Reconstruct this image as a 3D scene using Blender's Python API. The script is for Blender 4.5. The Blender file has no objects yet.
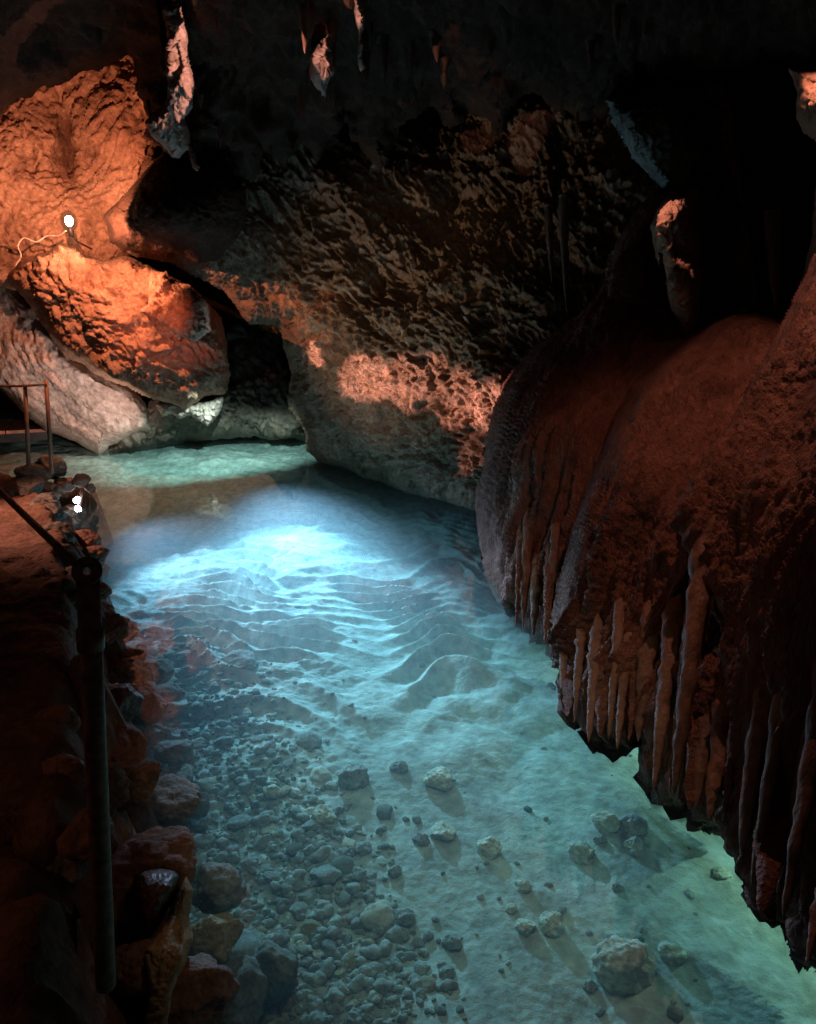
import bpy, math, random
import numpy as np
from mathutils import Vector, Matrix

# ------------------------------------------------------------------ scene, camera
S = bpy.context.scene
COL = S.collection
random.seed(7)
W, H, F = 816, 1024, 740.0
CX, CY, CAMZ = 408.0, 512.0, 2.0
PITCH = math.radians(16.7)
SN, CS = math.sin(PITCH), math.cos(PITCH)

def P(px, py, D):
    """pixel + depth (along the lens axis, metres) -> world, arrays welcome"""
    px = np.asarray(px, float); py = np.asarray(py, float); D = np.asarray(D, float)
    x = (px - CX) / F * D
    v = (CY - py) / F * D
    return np.stack([x, D * CS + v * SN, CAMZ + v * CS - D * SN], -1)

def DZ(py, z=0.0):
    """depth at which the line of sight of row py meets height z"""
    return (z - CAMZ) / ((CY - np.asarray(py, float)) / F * CS - SN)

def PZ(px, py, z=0.0):
    return P(px, py, DZ(py, z))

cam = bpy.data.cameras.new('camera')
cam.sensor_fit = 'VERTICAL'; cam.sensor_height = 36.0; cam.lens = F / H * 36.0
cam.clip_start = 0.05; cam.clip_end = 200
cam_o = bpy.data.objects.new('camera', cam); COL.objects.link(cam_o)
cam_o.location = (0, 0, CAMZ); cam_o.rotation_euler = (math.pi / 2 - PITCH, 0, 0)
S.camera = cam_o

# ------------------------------------------------------------------ noise in numpy
_rng = np.random.RandomState(3)
_G = _rng.normal(size=(256, 3)); _G /= np.linalg.norm(_G, axis=1)[:, None]

def _hash(ix, iy, iz, s):
    h = (ix.astype(np.int64) * 374761393 + iy.astype(np.int64) * 668265263 + iz.astype(np.int64) * 2147483647 + s * 974711) & 0xFFFFFFFF
    h = ((h ^ (h >> 13)) * 1274126177) & 0xFFFFFFFF
    h = ((h ^ (h >> 16)) * 2246822519) & 0xFFFFFFFF
    return h ^ (h >> 15)

def perlin(p, s=0):
    i = np.floor(p).astype(np.int64); f = p - i
    u = f * f * f * (f * (f * 6 - 15) + 10)
    r = np.zeros(len(p))
    for dx in (0, 1):
        wx = u[:, 0] if dx else 1 - u[:, 0]
        for dy in (0, 1):
            wy = u[:, 1] if dy else 1 - u[:, 1]
            for dz in (0, 1):
                wz = u[:, 2] if dz else 1 - u[:, 2]
                g = _G[_hash(i[:, 0] + dx, i[:, 1] + dy, i[:, 2] + dz, s) & 255]
                d = g[:, 0] * (f[:, 0] - dx) + g[:, 1] * (f[:, 1] - dy) + g[:, 2] * (f[:, 2] - dz)
                r += wx * wy * wz * d
    return r * 1.5

def fbm(p, o=4, s=0, gain=.5):
    r = np.zeros(len(p)); a = 1.0
    for k in range(o):
        r += a * perlin(p * 2.03 ** k + 17.3 * k, s + k); a *= gain
    return r

def ridged(p, o=4, s=0, gain=.5):
    r = np.zeros(len(p)); a = 1.0
    for k in range(o):
        r += a * (1 - 2 * np.abs(perlin(p * 2.03 ** k + 11.7 * k, s + k))); a *= gain
    return r

def worley(p, s=0):
    i = np.floor(p).astype(np.int64); f = p - i
    f1 = np.full(len(p), 9.0); f2 = np.full(len(p), 9.0); cid = np.zeros(len(p))
    for dx in (-1, 0, 1):
        for dy in (-1, 0, 1):
            for dz in (-1, 0, 1):
                h = _hash(i[:, 0] + dx, i[:, 1] + dy, i[:, 2] + dz, s)
                ox = (h & 1023) / 1023.; oy = ((h >> 10) & 1023) / 1023.; oz = ((h >> 20) & 1023) / 1023.
                d = np.sqrt((dx + ox - f[:, 0]) ** 2 + (dy + oy - f[:, 1]) ** 2 + (dz + oz - f[:, 2]) ** 2)
                m = d < f1
                f2 = np.where(m, f1, np.minimum(f2, d)); cid = np.where(m, ((h * 7919) & 1023) / 1023., cid); f1 = np.where(m, d, f1)
    return f1, f2, cid

def sstep(a, b, x):
    t = np.clip((x - a) / (b - a), 0, 1); return t * t * (3 - 2 * t)

# ------------------------------------------------------------------ materials
def mat_new(name):
    m = bpy.data.materials.new(name); m.use_nodes = True
    nt = m.node_tree; nt.nodes.clear()
    out = nt.nodes.new('ShaderNodeOutputMaterial')
    return m, nt, out

def rock_mat(name, cols, scale=2.0, rough=.85, spec=.25, bump=.35, bscale=38, stretch=(1, 1, 1), speck=None, coat=0.0, bdist=.03):
    """mottled rock: two noises mix three colours, fine bump from noise + voronoi; all in world position"""
    m, nt, out = mat_new(name); N = nt.nodes.new; L = nt.links.new
    b = N('ShaderNodeBsdfPrincipled'); L(b.outputs[0], out.inputs[0])
    b.inputs['Roughness'].default_value = rough
    b.inputs['Specular IOR Level'].default_value = spec
    b.inputs['Coat Weight'].default_value = coat
    b.inputs['Coat Roughness'].default_value = .25
    geo = N('ShaderNodeTexCoord'); mp = N('ShaderNodeMapping'); mp.inputs['Scale'].default_value = stretch
    L(geo.outputs['Object'], mp.inputs['Vector'])
    n1 = N('ShaderNodeTexNoise'); n1.inputs['Scale'].default_value = scale; n1.inputs['Detail'].default_value = 8; n1.inputs['Roughness'].default_value = .62
    n1.inputs['Distortion'].default_value = .6
    L(mp.outputs[0], n1.inputs['Vector'])
    r1 = N('ShaderNodeValToRGB'); e = r1.color_ramp.elements
    e[0].position = .33; e[0].color = (*cols[0], 1); e[1].position = .68; e[1].color = (*cols[2], 1)
    k = e.new(.5); k.color = (*cols[1], 1)
    L(n1.outputs['Fac'], r1.inputs['Fac'])
    n2 = N('ShaderNodeTexNoise'); n2.inputs['Scale'].default_value = scale * 9; n2.inputs['Detail'].default_value = 6
    L(mp.outputs[0], n2.inputs['Vector'])
    r2 = N('ShaderNodeValToRGB'); r2.color_ramp.elements[0].position = .3; r2.color_ramp.elements[0].color = (.62, .6, .58, 1); r2.color_ramp.elements[1].position = .7; r2.color_ramp.elements[1].color = (1.15, 1.15, 1.15, 1)
    L(n2.outputs['Fac'], r2.inputs['Fac'])
    mx = N('ShaderNodeMix'); mx.data_type = 'RGBA'; mx.blend_type = 'MULTIPLY'; mx.inputs[0].default_value = 1
    L(r1.outputs[0], mx.inputs[6]); L(r2.outputs[0], mx.inputs[7])
    L(mx.outputs[2], b.inputs['Base Color'])
    n3 = N('ShaderNodeTexNoise'); n3.inputs['Scale'].default_value = bscale; n3.inputs['Detail'].default_value = 6; n3.inputs['Roughness'].default_value = .6
    L(mp.outputs[0], n3.inputs['Vector'])
    bp = N('ShaderNodeBump'); bp.inputs['Strength'].default_value = bump; bp.inputs['Distance'].default_value = bdist
    L(n3.outputs['Fac'], bp.inputs['Height']); L(bp.outputs[0], b.inputs['Normal'])
    return m

def plain_mat(name, col, rough=.5, metal=0.0, var=.3, scale=14):
    m, nt, out = mat_new(name); N = nt.nodes.new; L = nt.links.new
    b = N('ShaderNodeBsdfPrincipled'); L(b.outputs[0], out.inputs[0])
    b.inputs['Metallic'].default_value = metal
    tc = N('ShaderNodeTexCoord'); n = N('ShaderNodeTexNoise'); n.inputs['Scale'].default_value = scale; n.inputs['Detail'].default_value = 8
    L(tc.outputs['Object'], n.inputs['Vector'])
    r = N('ShaderNodeValToRGB'); r.color_ramp.elements[0].position = .3; r.color_ramp.elements[1].position = .7
    r.color_ramp.elements[0].color = (*[c * (1 - var) for c in col], 1); r.color_ramp.elements[1].color = (*[min(1, c * (1 + var)) for c in col], 1)
    L(n.outputs['Fac'], r.inputs['Fac']); L(r.outputs[0], b.inputs['Base Color'])
    mr = N('ShaderNodeMapRange'); mr.inputs['To Min'].default_value = rough * .75; mr.inputs['To Max'].default_value = min(1, rough * 1.3)
    L(n.outputs['Fac'], mr.inputs['Value']); L(mr.outputs[0], b.inputs['Roughness'])
    bp = N('ShaderNodeBump'); bp.inputs['Strength'].default_value = .25; bp.inputs['Distance'].default_value = .004
    L(n.outputs['Fac'], bp.inputs['Height']); L(bp.outputs[0], b.inputs['Normal'])
    return m

def emit_mat(name, col, strength):
    m, nt, out = mat_new(name)
    e = nt.nodes.new('ShaderNodeEmission'); e.inputs[0].default_value = (*col, 1); e.inputs[1].default_value = strength
    nt.links.new(e.outputs[0], out.inputs[0]); return m

M = {}
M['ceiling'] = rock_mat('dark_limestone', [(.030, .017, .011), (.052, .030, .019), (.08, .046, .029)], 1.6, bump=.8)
M['brown'] = rock_mat('brown_limestone', [(.16, .11, .07), (.27, .185, .125), (.40, .28, .20)], 2.2, bump=1.0, bscale=30)
M['orange'] = rock_mat('ochre_limestone', [(.24, .14, .09), (.40, .24, .16), (.50, .33, .23)], 2.4, bump=.9, bscale=30)
M['pale'] = rock_mat('pale_limestone', [(.27, .21, .17), (.42, .33, .28), (.52, .43, .37)], 2.0, bump=.7, bscale=30)
M['damp'] = rock_mat('damp_limestone', [(.05, .042, .032), (.09, .075, .055), (.15, .12, .09)], 2.6, rough=.6, spec=.4)
M['flow'] = rock_mat('red_flowstone', [(.15, .068, .045), (.25, .115, .075), (.34, .17, .115)], 2.4, rough=.62, spec=.35, bump=1.0, bscale=55, stretch=(1, 1, .45), bdist=.06)
M['stalac'] = rock_mat('brown_dripstone', [(.10, .055, .035), (.17, .095, .06), (.24, .14, .09)], 5, rough=.55, spec=.4, bump=.4, bscale=50, stretch=(1, 1, .25))
M['grey'] = rock_mat('grey_limestone', [(.16, .16, .155), (.25, .25, .24), (.34, .34, .33)], 3)
M['path'] = rock_mat('trodden_clay', [(.10, .065, .045), (.20, .12, .08), (.28, .18, .12)], 2.6, bump=.6)
M['wet'] = rock_mat('wet_dark_rock', [(.05, .03, .022), (.09, .05, .035), (.13, .075, .05)], 9, rough=.42, spec=.5, bump=.6, coat=.2)
M['sand'] = rock_mat('lake_sediment', [(.36, .38, .35), (.47, .49, .45), (.56, .57, .53)], 1.6, rough=.95, spec=.05, bump=.35, bscale=30)
M['stone'] = rock_mat('lake_stone', [(.20, .20, .18), (.33, .32, .29), (.48, .47, .42)], 5, rough=.9, spec=.1, bump=.4, bscale=60)
M['stone_pale'] = rock_mat('pale_lake_stone', [(.46, .44, .36), (.62, .59, .49), (.74, .71, .60)], 6, rough=.9, spec=.1, bump=.4, bscale=50)
M['stone_dark'] = rock_mat('dark_lake_stone', [(.12, .12, .105), (.20, .20, .17), (.30, .29, .25)], 7, rough=.9, spec=.1)
M['tan'] = rock_mat('tan_bank_stone', [(.30, .22, .12), (.46, .36, .20), (.58, .47, .29)], 7, rough=.8, bump=.6)
M['bank'] = rock_mat('red_bank_stone', [(.17, .10, .065), (.29, .17, .12), (.38, .24, .17)], 7, rough=.75, spec=.3, bump=.5)
M['rail'] = plain_mat('weathered_steel', (.20, .14, .10), .6, .4, .6, 40)
M['railfar'] = plain_mat('rusty_steel', (.30, .18, .12), .6, .3)
M['deck'] = plain_mat('red_walkway_boards', (.34, .15, .10), .8)
M['black'] = plain_mat('black_lamp_metal', (.03, .03, .03), .5, .4)
M['cable'] = plain_mat('pale_cable', (.5, .42, .36), .6)
M['bulb_warm'] = emit_mat('warm_bulb_glow', (1, .78, .55), 40)
M['bulb_cool'] = emit_mat('cool_lens_glow', (.82, .88, 1), 60)

def water_mat():
    m, nt, out = mat_new('clear_lake_water'); N = nt.nodes.new; L = nt.links.new
    tr = N('ShaderNodeBsdfTransparent'); tr.inputs[0].default_value = (.90, .97, .97, 1)
    gl = N('ShaderNodeBsdfGlossy'); gl.inputs['Roughness'].default_value = 0.0
    fr = N('ShaderNodeFresnel'); fr.inputs[0].default_value = 1.33
    tc = N('ShaderNodeTexCoord'); mp = N('ShaderNodeMapping'); mp.inputs['Scale'].default_value = (1, 1, 1)
    n = N('ShaderNodeTexNoise'); n.inputs['Scale'].default_value = 5; n.inputs['Detail'].default_value = 3
    L(tc.outputs['Object'], mp.inputs[0]); L(mp.outputs[0], n.inputs['Vector'])
    bp = N('ShaderNodeBump'); bp.inputs['Strength'].default_value = .05; bp.inputs['Distance'].default_value = .03
    L(n.outputs['Fac'], bp.inputs['Height']); L(bp.outputs[0], gl.inputs['Normal'])
    mx = N('ShaderNodeMixShader'); L(fr.outputs[0], mx.inputs[0]); L(tr.outputs[0], mx.inputs[1]); L(gl.outputs[0], mx.inputs[2])
    L(mx.outputs[0], out.inputs[0])
    ge = N('ShaderNodeNewGeometry'); iv = N('ShaderNodeMath'); iv.operation = 'SUBTRACT'; iv.inputs[0].default_value = 1; L(ge.outputs['Backfacing'], iv.inputs[1])
    mu = N('ShaderNodeMath'); mu.operation = 'MULTIPLY'; L(fr.outputs[0], mu.inputs[0]); L(iv.outputs[0], mu.inputs[1]); L(mu.outputs[0], mx.inputs[0])
    va = N('ShaderNodeVolumeAbsorption'); va.inputs['Color'].default_value = (.36, .88, .86, 1); va.inputs['Density'].default_value = .60
    vsn = N('ShaderNodeVolumeScatter'); vsn.inputs['Color'].default_value = (.75, .95, 1, 1); vsn.inputs['Density'].default_value = .20; vsn.inputs['Anisotropy'].default_value = .3
    ad = N('ShaderNodeAddShader'); L(va.outputs[0], ad.inputs[0]); L(vsn.outputs[0], ad.inputs[1]); L(ad.outputs[0], out.inputs['Volume'])
    return m
M['water'] = water_mat()

# ------------------------------------------------------------------ object helpers
def tag(o, label=None, cat=None, group=None, kind=None):
    if label: o['label'] = label
    if cat: o['category'] = cat
    if group: o['group'] = group
    if kind: o['kind'] = kind
    return o

def mesh_obj(name, verts, faces, mat, parent=None, smooth=True):
    me = bpy.data.meshes.new(name)
    verts = np.asarray(verts, np.float32)
    if isinstance(faces, np.ndarray) and faces.ndim == 2:
        n, k = faces.shape
        me.vertices.add(len(verts)); me.vertices.foreach_set('co', verts.ravel())
        me.loops.add(n * k); me.loops.foreach_set('vertex_index', faces.astype(np.int32).ravel())
        me.polygons.add(n); me.polygons.foreach_set('loop_start', np.arange(0, n * k, k, dtype=np.int32))
        me.update(calc_edges=True); me.validate()
    else:
        me.from_pydata([tuple(v) for v in verts], [], [tuple(f) for f in faces])
    me.polygons.foreach_set('use_smooth', np.full(len(me.polygons), smooth, dtype=bool))
    me.materials.append(mat)
    o = bpy.data.objects.new(name, me); COL.objects.link(o)
    if parent: o.parent = parent
    return o

def empty(name, loc=(0, 0, 0)):
    o = bpy.data.objects.new(name, None); COL.objects.link(o); o.location = loc; o.empty_display_size = .1
    return o

def tps(ctrl):
    """thin plate spline through (px, py, depth) control points"""
    c = np.array(ctrl, float); xy = c[:, :2] / 100.; n = len(c)
    def phi(r): return np.where(r > 1e-9, r * r * np.log(np.maximum(r, 1e-9)), 0)
    K = phi(np.linalg.norm(xy[:, None] - xy[None], axis=2)) + np.eye(n) * .02
    Pm = np.c_[np.ones(n), xy]
    A = np.zeros((n + 3, n + 3)); A[:n, :n] = K; A[:n, n:] = Pm; A[n:, :n] = Pm.T
    w = np.linalg.solve(A, np.r_[c[:, 2], 0, 0, 0])
    def f(px, py):
        q = np.stack([px, py], -1).reshape(-1, 2) / 100.
        v = phi(np.linalg.norm(q[:, None] - xy[None], axis=2)) @ w[:n] + w[n] + q @ w[n + 1:]
        return v.reshape(np.shape(px))
    return f

def jagged(poly, seg, amp, seed):
    """subdivide an outline and roughen it like broken rock"""
    pts = []
    n = len(poly)
    for i in range(n):
        a = np.array(poly[i], float); b = np.array(poly[(i + 1) % n], float)
        k = max(1, int(np.linalg.norm(b - a) / seg))
        for j in range(k): pts.append(a + (b - a) * j / k)
    pts = np.array(pts)
    q = np.c_[pts / 22., np.full(len(pts), seed * 3.1)]
    q2 = np.c_[pts / 7., np.full(len(pts), seed * 5.7)]
    d = np.stack([perlin(q, seed) + .5 * perlin(q2, seed + 5), perlin(q, seed + 9) + .5 * perlin(q2, seed + 15)], -1)
    return pts + d * amp

def poly_dist(pts, poly):
    """signed distance (inside positive) and nearest outline point"""
    a = poly; b = np.roll(poly, -1, 0); ab = b - a; l2 = np.maximum((ab ** 2).sum(1), 1e-9)
    D = np.zeros(len(pts)); Q = np.zeros((len(pts), 2))
    ch = max(1, int(3e6 // len(poly)))
    for s in range(0, len(pts), ch):
        p = pts[s:s + ch]
        ap = p[:, None] - a[None]
        t = np.clip((ap * ab[None]).sum(2) / l2, 0, 1)
        c = a[None] + t[..., None] * ab[None]
        d = ((p[:, None] - c) ** 2).sum(2); k = d.argmin(1); r = np.arange(len(p))
        cond = (a[None, :, 1] > p[:, 1:2]) != (b[None, :, 1] > p[:, 1:2])
        dy = np.where(np.abs(ab[:, 1]) < 1e-9, 1e-9, ab[:, 1])
        xi = a[None, :, 0] + (p[:, 1:2] - a[None, :, 1]) / dy[None] * ab[None, :, 0]
        ins = (cond & (p[:, 0:1] < xi)).sum(1) % 2 == 1
        D[s:s + ch] = np.sqrt(d[r, k]) * np.where(ins, 1, -1); Q[s:s + ch] = c[r, k]
    return D, Q

def relief(name, outline, ctrl, mat, step=2.0, T=.4, r=30, disp=None, jag=3.0, seed=1, parent=None, back=(.25, .7, 1.4), extra=None, flat=False):
    """a mass of rock: its face is a spline surface in depth, rounded off at its rim, roughened along its normals,
    and closed off behind by a side wall that runs back into the hill"""
    poly = jagged(outline, 6.0, jag, seed) if jag > 0 else np.array(outline, float)
    x0, y0 = poly.min(0) - step; x1, y1 = poly.max(0) + step
    gx = np.arange(x0, x1 + step, step); gy = np.arange(y0, y1 + step, step)
    X, Y = np.meshgrid(gx, gy); sh = X.shape
    sd, Q = poly_dist(np.c_[X.ravel(), Y.ravel()], poly)
    keep = sd > -.6 * step
    snap = keep & (sd < .6 * step)
    px = np.where(snap, Q[:, 0], X.ravel()); py = np.where(snap, Q[:, 1], Y.ravel())
    d = np.where(snap, 0, np.maximum(sd, 0))
    D = tps(ctrl)(px, py)
    e = np.clip(d / r, 0, 1)
    D = D + T * (1 - e) ** 2.3
    if extra is not None: D = extra(px, py, D, d)
    pos = P(px, py, D)
    G = pos.reshape(*sh, 3)
    nu = np.gradient(G, axis=1); nv = np.gradient(G, axis=0)
    n = np.cross(nv, nu).reshape(-1, 3); n /= np.maximum(np.linalg.norm(n, axis=1), 1e-9)[:, None]
    view = pos - np.array([0, 0, CAMZ]); fl = (n * view).sum(1) > 0; n[fl] *= -1
    idx = np.where(keep)[0]
    if disp is not None:
        pos = pos.copy()
        vw = view[idx] / np.linalg.norm(view[idx], axis=1)[:, None]
        fac = (sstep(.08, .5, -(n[idx] * vw).sum(1)) * .75 + .25) * (.25 + .75 * sstep(0, 3.5 * step, d[idx]))
        pos[idx] += n[idx] * (disp(pos[idx], n[idx]) * fac)[:, None]
    new = -np.ones(len(px), int); new[idx] = np.arange(len(idx))
    I = np.arange(len(px)).reshape(sh)
    q = np.stack([I[:-1, :-1], I[1:, :-1], I[1:, 1:], I[:-1, 1:]], -1).reshape(-1, 4)
    q = q[keep[q].all(1)]
    V = pos[idx]; Fq = new[q]
    # closing side wall
    e = np.concatenate([Fq[:, [0, 1]], Fq[:, [1, 2]], Fq[:, [2, 3]], Fq[:, [3, 0]]])
    key = np.minimum(e[:, 0], e[:, 1]) * (len(V) + 1) + np.maximum(e[:, 0], e[:, 1])
    u, inv, cnt = np.unique(key, return_inverse=True, return_counts=True)
    be = e[cnt[inv] == 1]
    bv = np.unique(be); m = -np.ones(len(V), int); m[bv] = np.arange(len(bv))
    rays = V[bv] - np.array([0, 0, CAMZ]); rays /= np.linalg.norm(rays, axis=1)[:, None]
    allV = [V]; off = len(V); prev = bv; faces = [Fq]
    cen = V.mean(0)
    for k, t in enumerate(back):
        inw = (cen - V[bv]); inw -= (inw * rays).sum(1)[:, None] * rays; inw /= np.maximum(np.linalg.norm(inw, axis=1), 1e-6)[:, None]
        ring = V[bv] + rays * t + inw * (.04 + .06 * k) * t
        ring = ring + (.05 * t * fbm(V[bv] * 4 + k, 2, 77))[:, None] * rays
        allV.append(ring); cur = np.arange(len(bv)) + off; off += len(bv)
        pa = prev[m[be[:, 0]]]; pb = prev[m[be[:, 1]]]
        faces.append(np.stack([pa, cur[m[be[:, 0]]], cur[m[be[:, 1]]], pb], -1)); prev = cur
    o = mesh_obj(name, np.concatenate(allV), np.concatenate(faces), mat, parent, smooth=not flat)
    return o

# rock textures in metres (displacement along the normal)
def craggy(big=.22, mid=.09, fine=.035, seed=0, rot=0.0, aniso=1.0, s=1.0):
    c, s_ = math.cos(rot), math.sin(rot)
    def f(p, n):
        q = p.copy()
        u = p[:, 0] * c + p[:, 2] * s_; v = -p[:, 0] * s_ + p[:, 2] * c
        q = np.stack([u / aniso, p[:, 1], v], -1) * s
        w = q + .12 * np.stack([perlin(q * 3, seed + 50), perlin(q * 3 + 9, seed + 51), perlin(q * 3 + 5, seed + 52)], -1)
        a = fbm(w * .9, 3, seed)
        f1, f2, cid = worley(w * 2.6, seed + 3)
        b = (f2 - f1) * .7 + (cid - .5) * .8 - .3
        f1b, f2b, cidb = worley(w * 7.5, seed + 4)
        b2 = (f2b - f1b) * .8 + (cidb - .5) * .8 - .3
        rg = ridged(w * 6, 3, seed + 7) - .6
        ps = w[:, 2] * 7.5 + .35 * w[:, 0] * 7 + 1.6 * fbm(w * 2.2, 3, seed + 21); saw = ps - np.floor(ps); saw = np.where(saw < .82, saw / .82, (1 - saw) / .18) - .5
        fn = fbm(w * 22, 3, seed + 8)
        return big * a + mid * b + mid * .2 * b2 + mid * .42 * saw * (.4 + .6 * sstep(-.3, .4, a)) + fine * rg * .8 + fine * fn * .9
    return f

def flowtex(flute=.05, pop=.018, zlow=.9, zhigh=1.3, seed=0, ff=9.0, base=.12):
    """flowstone: broad bulges, vertical flutes that deepen downwards, popcorn nodules"""
    def f(p, n):
        s = p[:, 0] * .55 - p[:, 1] * .83
        low = 1 - sstep(zlow - .5, zhigh, p[:, 2])
        q = np.stack([s * ff, np.zeros(len(p)), p[:, 2] * .7], -1); q[:, 0] += .5 * perlin(p * 2.2, seed + 2)
        fl = 1 - 2 * np.abs(perlin(q, seed)); fl2 = 1 - 2 * np.abs(perlin(q * np.array([2.3, 1, 1.6]) + 5, seed + 1))
        b = fbm(p * np.array([1.6, 1.6, 1.0]), 3, seed + 3)
        f1, _, _ = worley(p * np.array([44, 44, 24.]) + .6 * perlin(p * 5, seed + 6)[:, None], seed + 4)
        f1c, _, _ = worley(p * np.array([15, 15, 6.5]) + .8 * perlin(p * 6, seed + 7)[:, None], seed + 5)
        mask = sstep(-.35, .3, fbm(p * 1.7, 2, seed + 8) + .25 * (1 - low))
        fine = fbm(p * np.array([34, 34, 12.]), 2, seed + 9)
        return base * b + flute * (.25 + .75 * low) * (fl * .7 + fl2 * .35) + pop * (.45 + .55 * mask) * (.75 - f1) * .85 + pop * .8 * (.6 - f1c) + .006 * fine
    return f

# ------------------------------------------------------------------ lake bed and water
def bed_z(x, y):
    p = np.stack([x, y, np.zeros_like(x)], -1)
    z = -.46 + .30 * sstep(7.4, 9.6, y) + .05 * fbm(p * .7, 3, 21)
    # current ripples in the pale sediment
    wx = x + .22 * perlin(p * 1.1, 22); wy = y + .34 * perlin(p * np.array([.75, .8, 1]) + 3, 23) + .05 * perlin(p * 2.3, 24)
    lam = .30 + .12 * sstep(6.2, 4.4, y)
    q2 = np.stack([wx * 1.5, wy * .35, 0 * x], -1)
    ph = (wy + .28 * wx + .30 * np.sin(wx * 2.1 + .6 * wy) + .5 * perlin(q2, 41)) / lam
    wave = (1 - np.abs(np.sin(np.pi * ph))) ** 1.1 + .15 * np.sin(2 * np.pi * ph + .9)
    mr = sstep(-2.6, -1.5, x) * (1 - sstep(.3, 1.1, x)) * sstep(3.3, 4.5, y) * (1 - sstep(7.2, 8.6, y))
    z = z + .07 * mr * (wave - .4) * (.2 + .95 * sstep(-.35, .4, perlin(p * np.array([1.7, 1.2, 1]) + 2, 29)))
    # coarse mounds
    f1, f2, cid = worley(np.stack([x * 2.0, y * 2.4, 0 * x], -1), 25)
    z = z + .13 * (.6 - f1) * sstep(2.9, 3.9, y) * (.35 + .65 * sstep(-.4, .6, x)) * (1 - .6 * sstep(5.6, 6.6, y))
    f1, f2, cid = worley(np.stack([x * 4.6 + .4 * perlin(p * 3, 35), y * 5.2, 0 * x], -1), 36)
    z = z + .045 * (.55 - f1) * sstep(3.1, 4.2, y) * sstep(-.9, .2, x)
    # drifts and scour marks to the right
    z = z + .02 * ridged(np.stack([(x * .8 + y * .6) * 2.4, (y - x) * .55, 0 * x], -1), 2, 26) * sstep(-.3, .3, x) * (1 - sstep(4, 5, y))
    z = z + .045 * ridged(p * np.array([1.6, 3.2, 1]), 4, 27) * sstep(-.2, -1.2, x) * sstep(3.6, 4.6, y)
    # stony left side
    g = sstep(.15, -.5, x + .2 * perlin(p * 1.8, 28) + .12 * (y - 3)) * (1 - sstep(4.8, 5.6, y))
    f1, f2, cid = worley(np.stack([x * 15, y * 15, 0 * x], -1) + .5 * perlin(p * 9, 30)[:, None], 31)
    z = z + g * .013 * (.62 - f1) * (.4 + cid) * 1.6
    f1, f2, cid = worley(np.stack([x * 34, y * 34, 0 * x], -1), 32)
    z = z + g * .008 * (.6 - f1)
    z = z + .0035 * fbm(p * 9, 3, 33) + .003 * fbm(p * 30, 2, 34)
    return z

def bed_at(px, py):
    """world point of the bed seen at a pixel"""
    z = -.46
    for _ in range(4):
        w = PZ(px, py, z); z = float(bed_z(np.array([w[0]]), np.array([w[1]]))[0])
    return PZ(px, py, z)

def build_bed():
    gx = np.r_[np.arange(-420, 0, 6), np.arange(0, 830, 2.0), np.arange(830, 1240, 6)]; gy = np.r_[np.arange(418, 470, .9), np.arange(470, 680, .6), np.arange(680, 800, 1.1), np.arange(800, 1030, 1.8), np.arange(1030, 1500, 5)]
    X, Y = np.meshgrid(gx, gy)
    w = PZ(X.ravel(), Y.ravel(), -.46)
    w[:, 2] = bed_z(w[:, 0], w[:, 1])
    I = np.arange(X.size).reshape(X.shape)
    q = np.stack([I[:-1, :-1], I[1:, :-1], I[1:, 1:], I[:-1, 1:]], -1).reshape(-1, 4)
    tag(mesh_obj('lake_bed', w, q, M['sand']), 'pale rippled sediment on the floor of the clear lake', kind='structure')
build_bed()
wv = [(-14, -1.5, -1.6), (9, -1.5, -1.6), (9, 20, -1.6), (-14, 20, -1.6), (-14, -1.5, 0), (9, -1.5, 0), (9, 20, 0), (-14, 20, 0)]
wf = np.array([[0, 3, 2, 1], [4, 5, 6, 7], [0, 1, 5, 4], [1, 2, 6, 5], [2, 3, 7, 6], [3, 0, 4, 7]])
tag(mesh_obj('water', wv, wf, M['water'], smooth=False), 'clear turquoise lake water lit from the bank', kind='structure')

# ------------------------------------------------------------------ cave shell
shell = [(-1500, -900), (2300, -900), (2300, 520), (-1500, 520)]
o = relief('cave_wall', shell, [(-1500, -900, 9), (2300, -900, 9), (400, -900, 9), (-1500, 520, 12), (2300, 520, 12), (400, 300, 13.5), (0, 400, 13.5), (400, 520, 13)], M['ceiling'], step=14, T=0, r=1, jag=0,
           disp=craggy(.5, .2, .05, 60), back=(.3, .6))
tag(o, 'dark limestone wall closing the far end of the cave', kind='structure')

ceil = [(-900, 160), (-300, 150), (-60, 140), (0, 121), (19, 95), (45, 84), (76, 78), (99, 78), (105, 70), (127, 57), (137, 73), (142, 108), (146, 140), (168, 160), (195, 172), (215, 150), (237, 165), (251, 176), (268, 150), (290, 168), (305, 140),
        (321, 158), (345, 118), (362, 150), (385, 170), (400, 128), (430, 105), (450, 135), (470, 108), (500, 140), (520, 102), (545, 96), (575, 128), (600, 120), (650, 80), (700, 90), (790, 60), (900, 60), (1700, 60), (1700, -900), (-900, -900)]
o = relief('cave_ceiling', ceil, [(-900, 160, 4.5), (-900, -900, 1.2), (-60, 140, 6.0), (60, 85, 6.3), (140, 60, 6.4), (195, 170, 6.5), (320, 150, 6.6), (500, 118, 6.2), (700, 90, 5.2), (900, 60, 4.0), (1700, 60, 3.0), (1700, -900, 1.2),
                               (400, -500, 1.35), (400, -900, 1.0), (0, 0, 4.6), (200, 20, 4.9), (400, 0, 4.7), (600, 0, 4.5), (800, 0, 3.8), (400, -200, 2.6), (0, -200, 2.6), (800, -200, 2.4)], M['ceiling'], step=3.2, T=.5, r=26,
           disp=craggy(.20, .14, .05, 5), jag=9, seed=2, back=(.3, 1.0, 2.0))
tag(o, 'dark craggy limestone roof of the cave', kind='structure')

# ------------------------------------------------------------------ rock masses
ROCKS = 'limestone masses along the far wall'
def thing_rock(name, label, cat, *a, group=None, **k):
    return tag(relief(name, *a, **k), label, cat, group)

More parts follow.
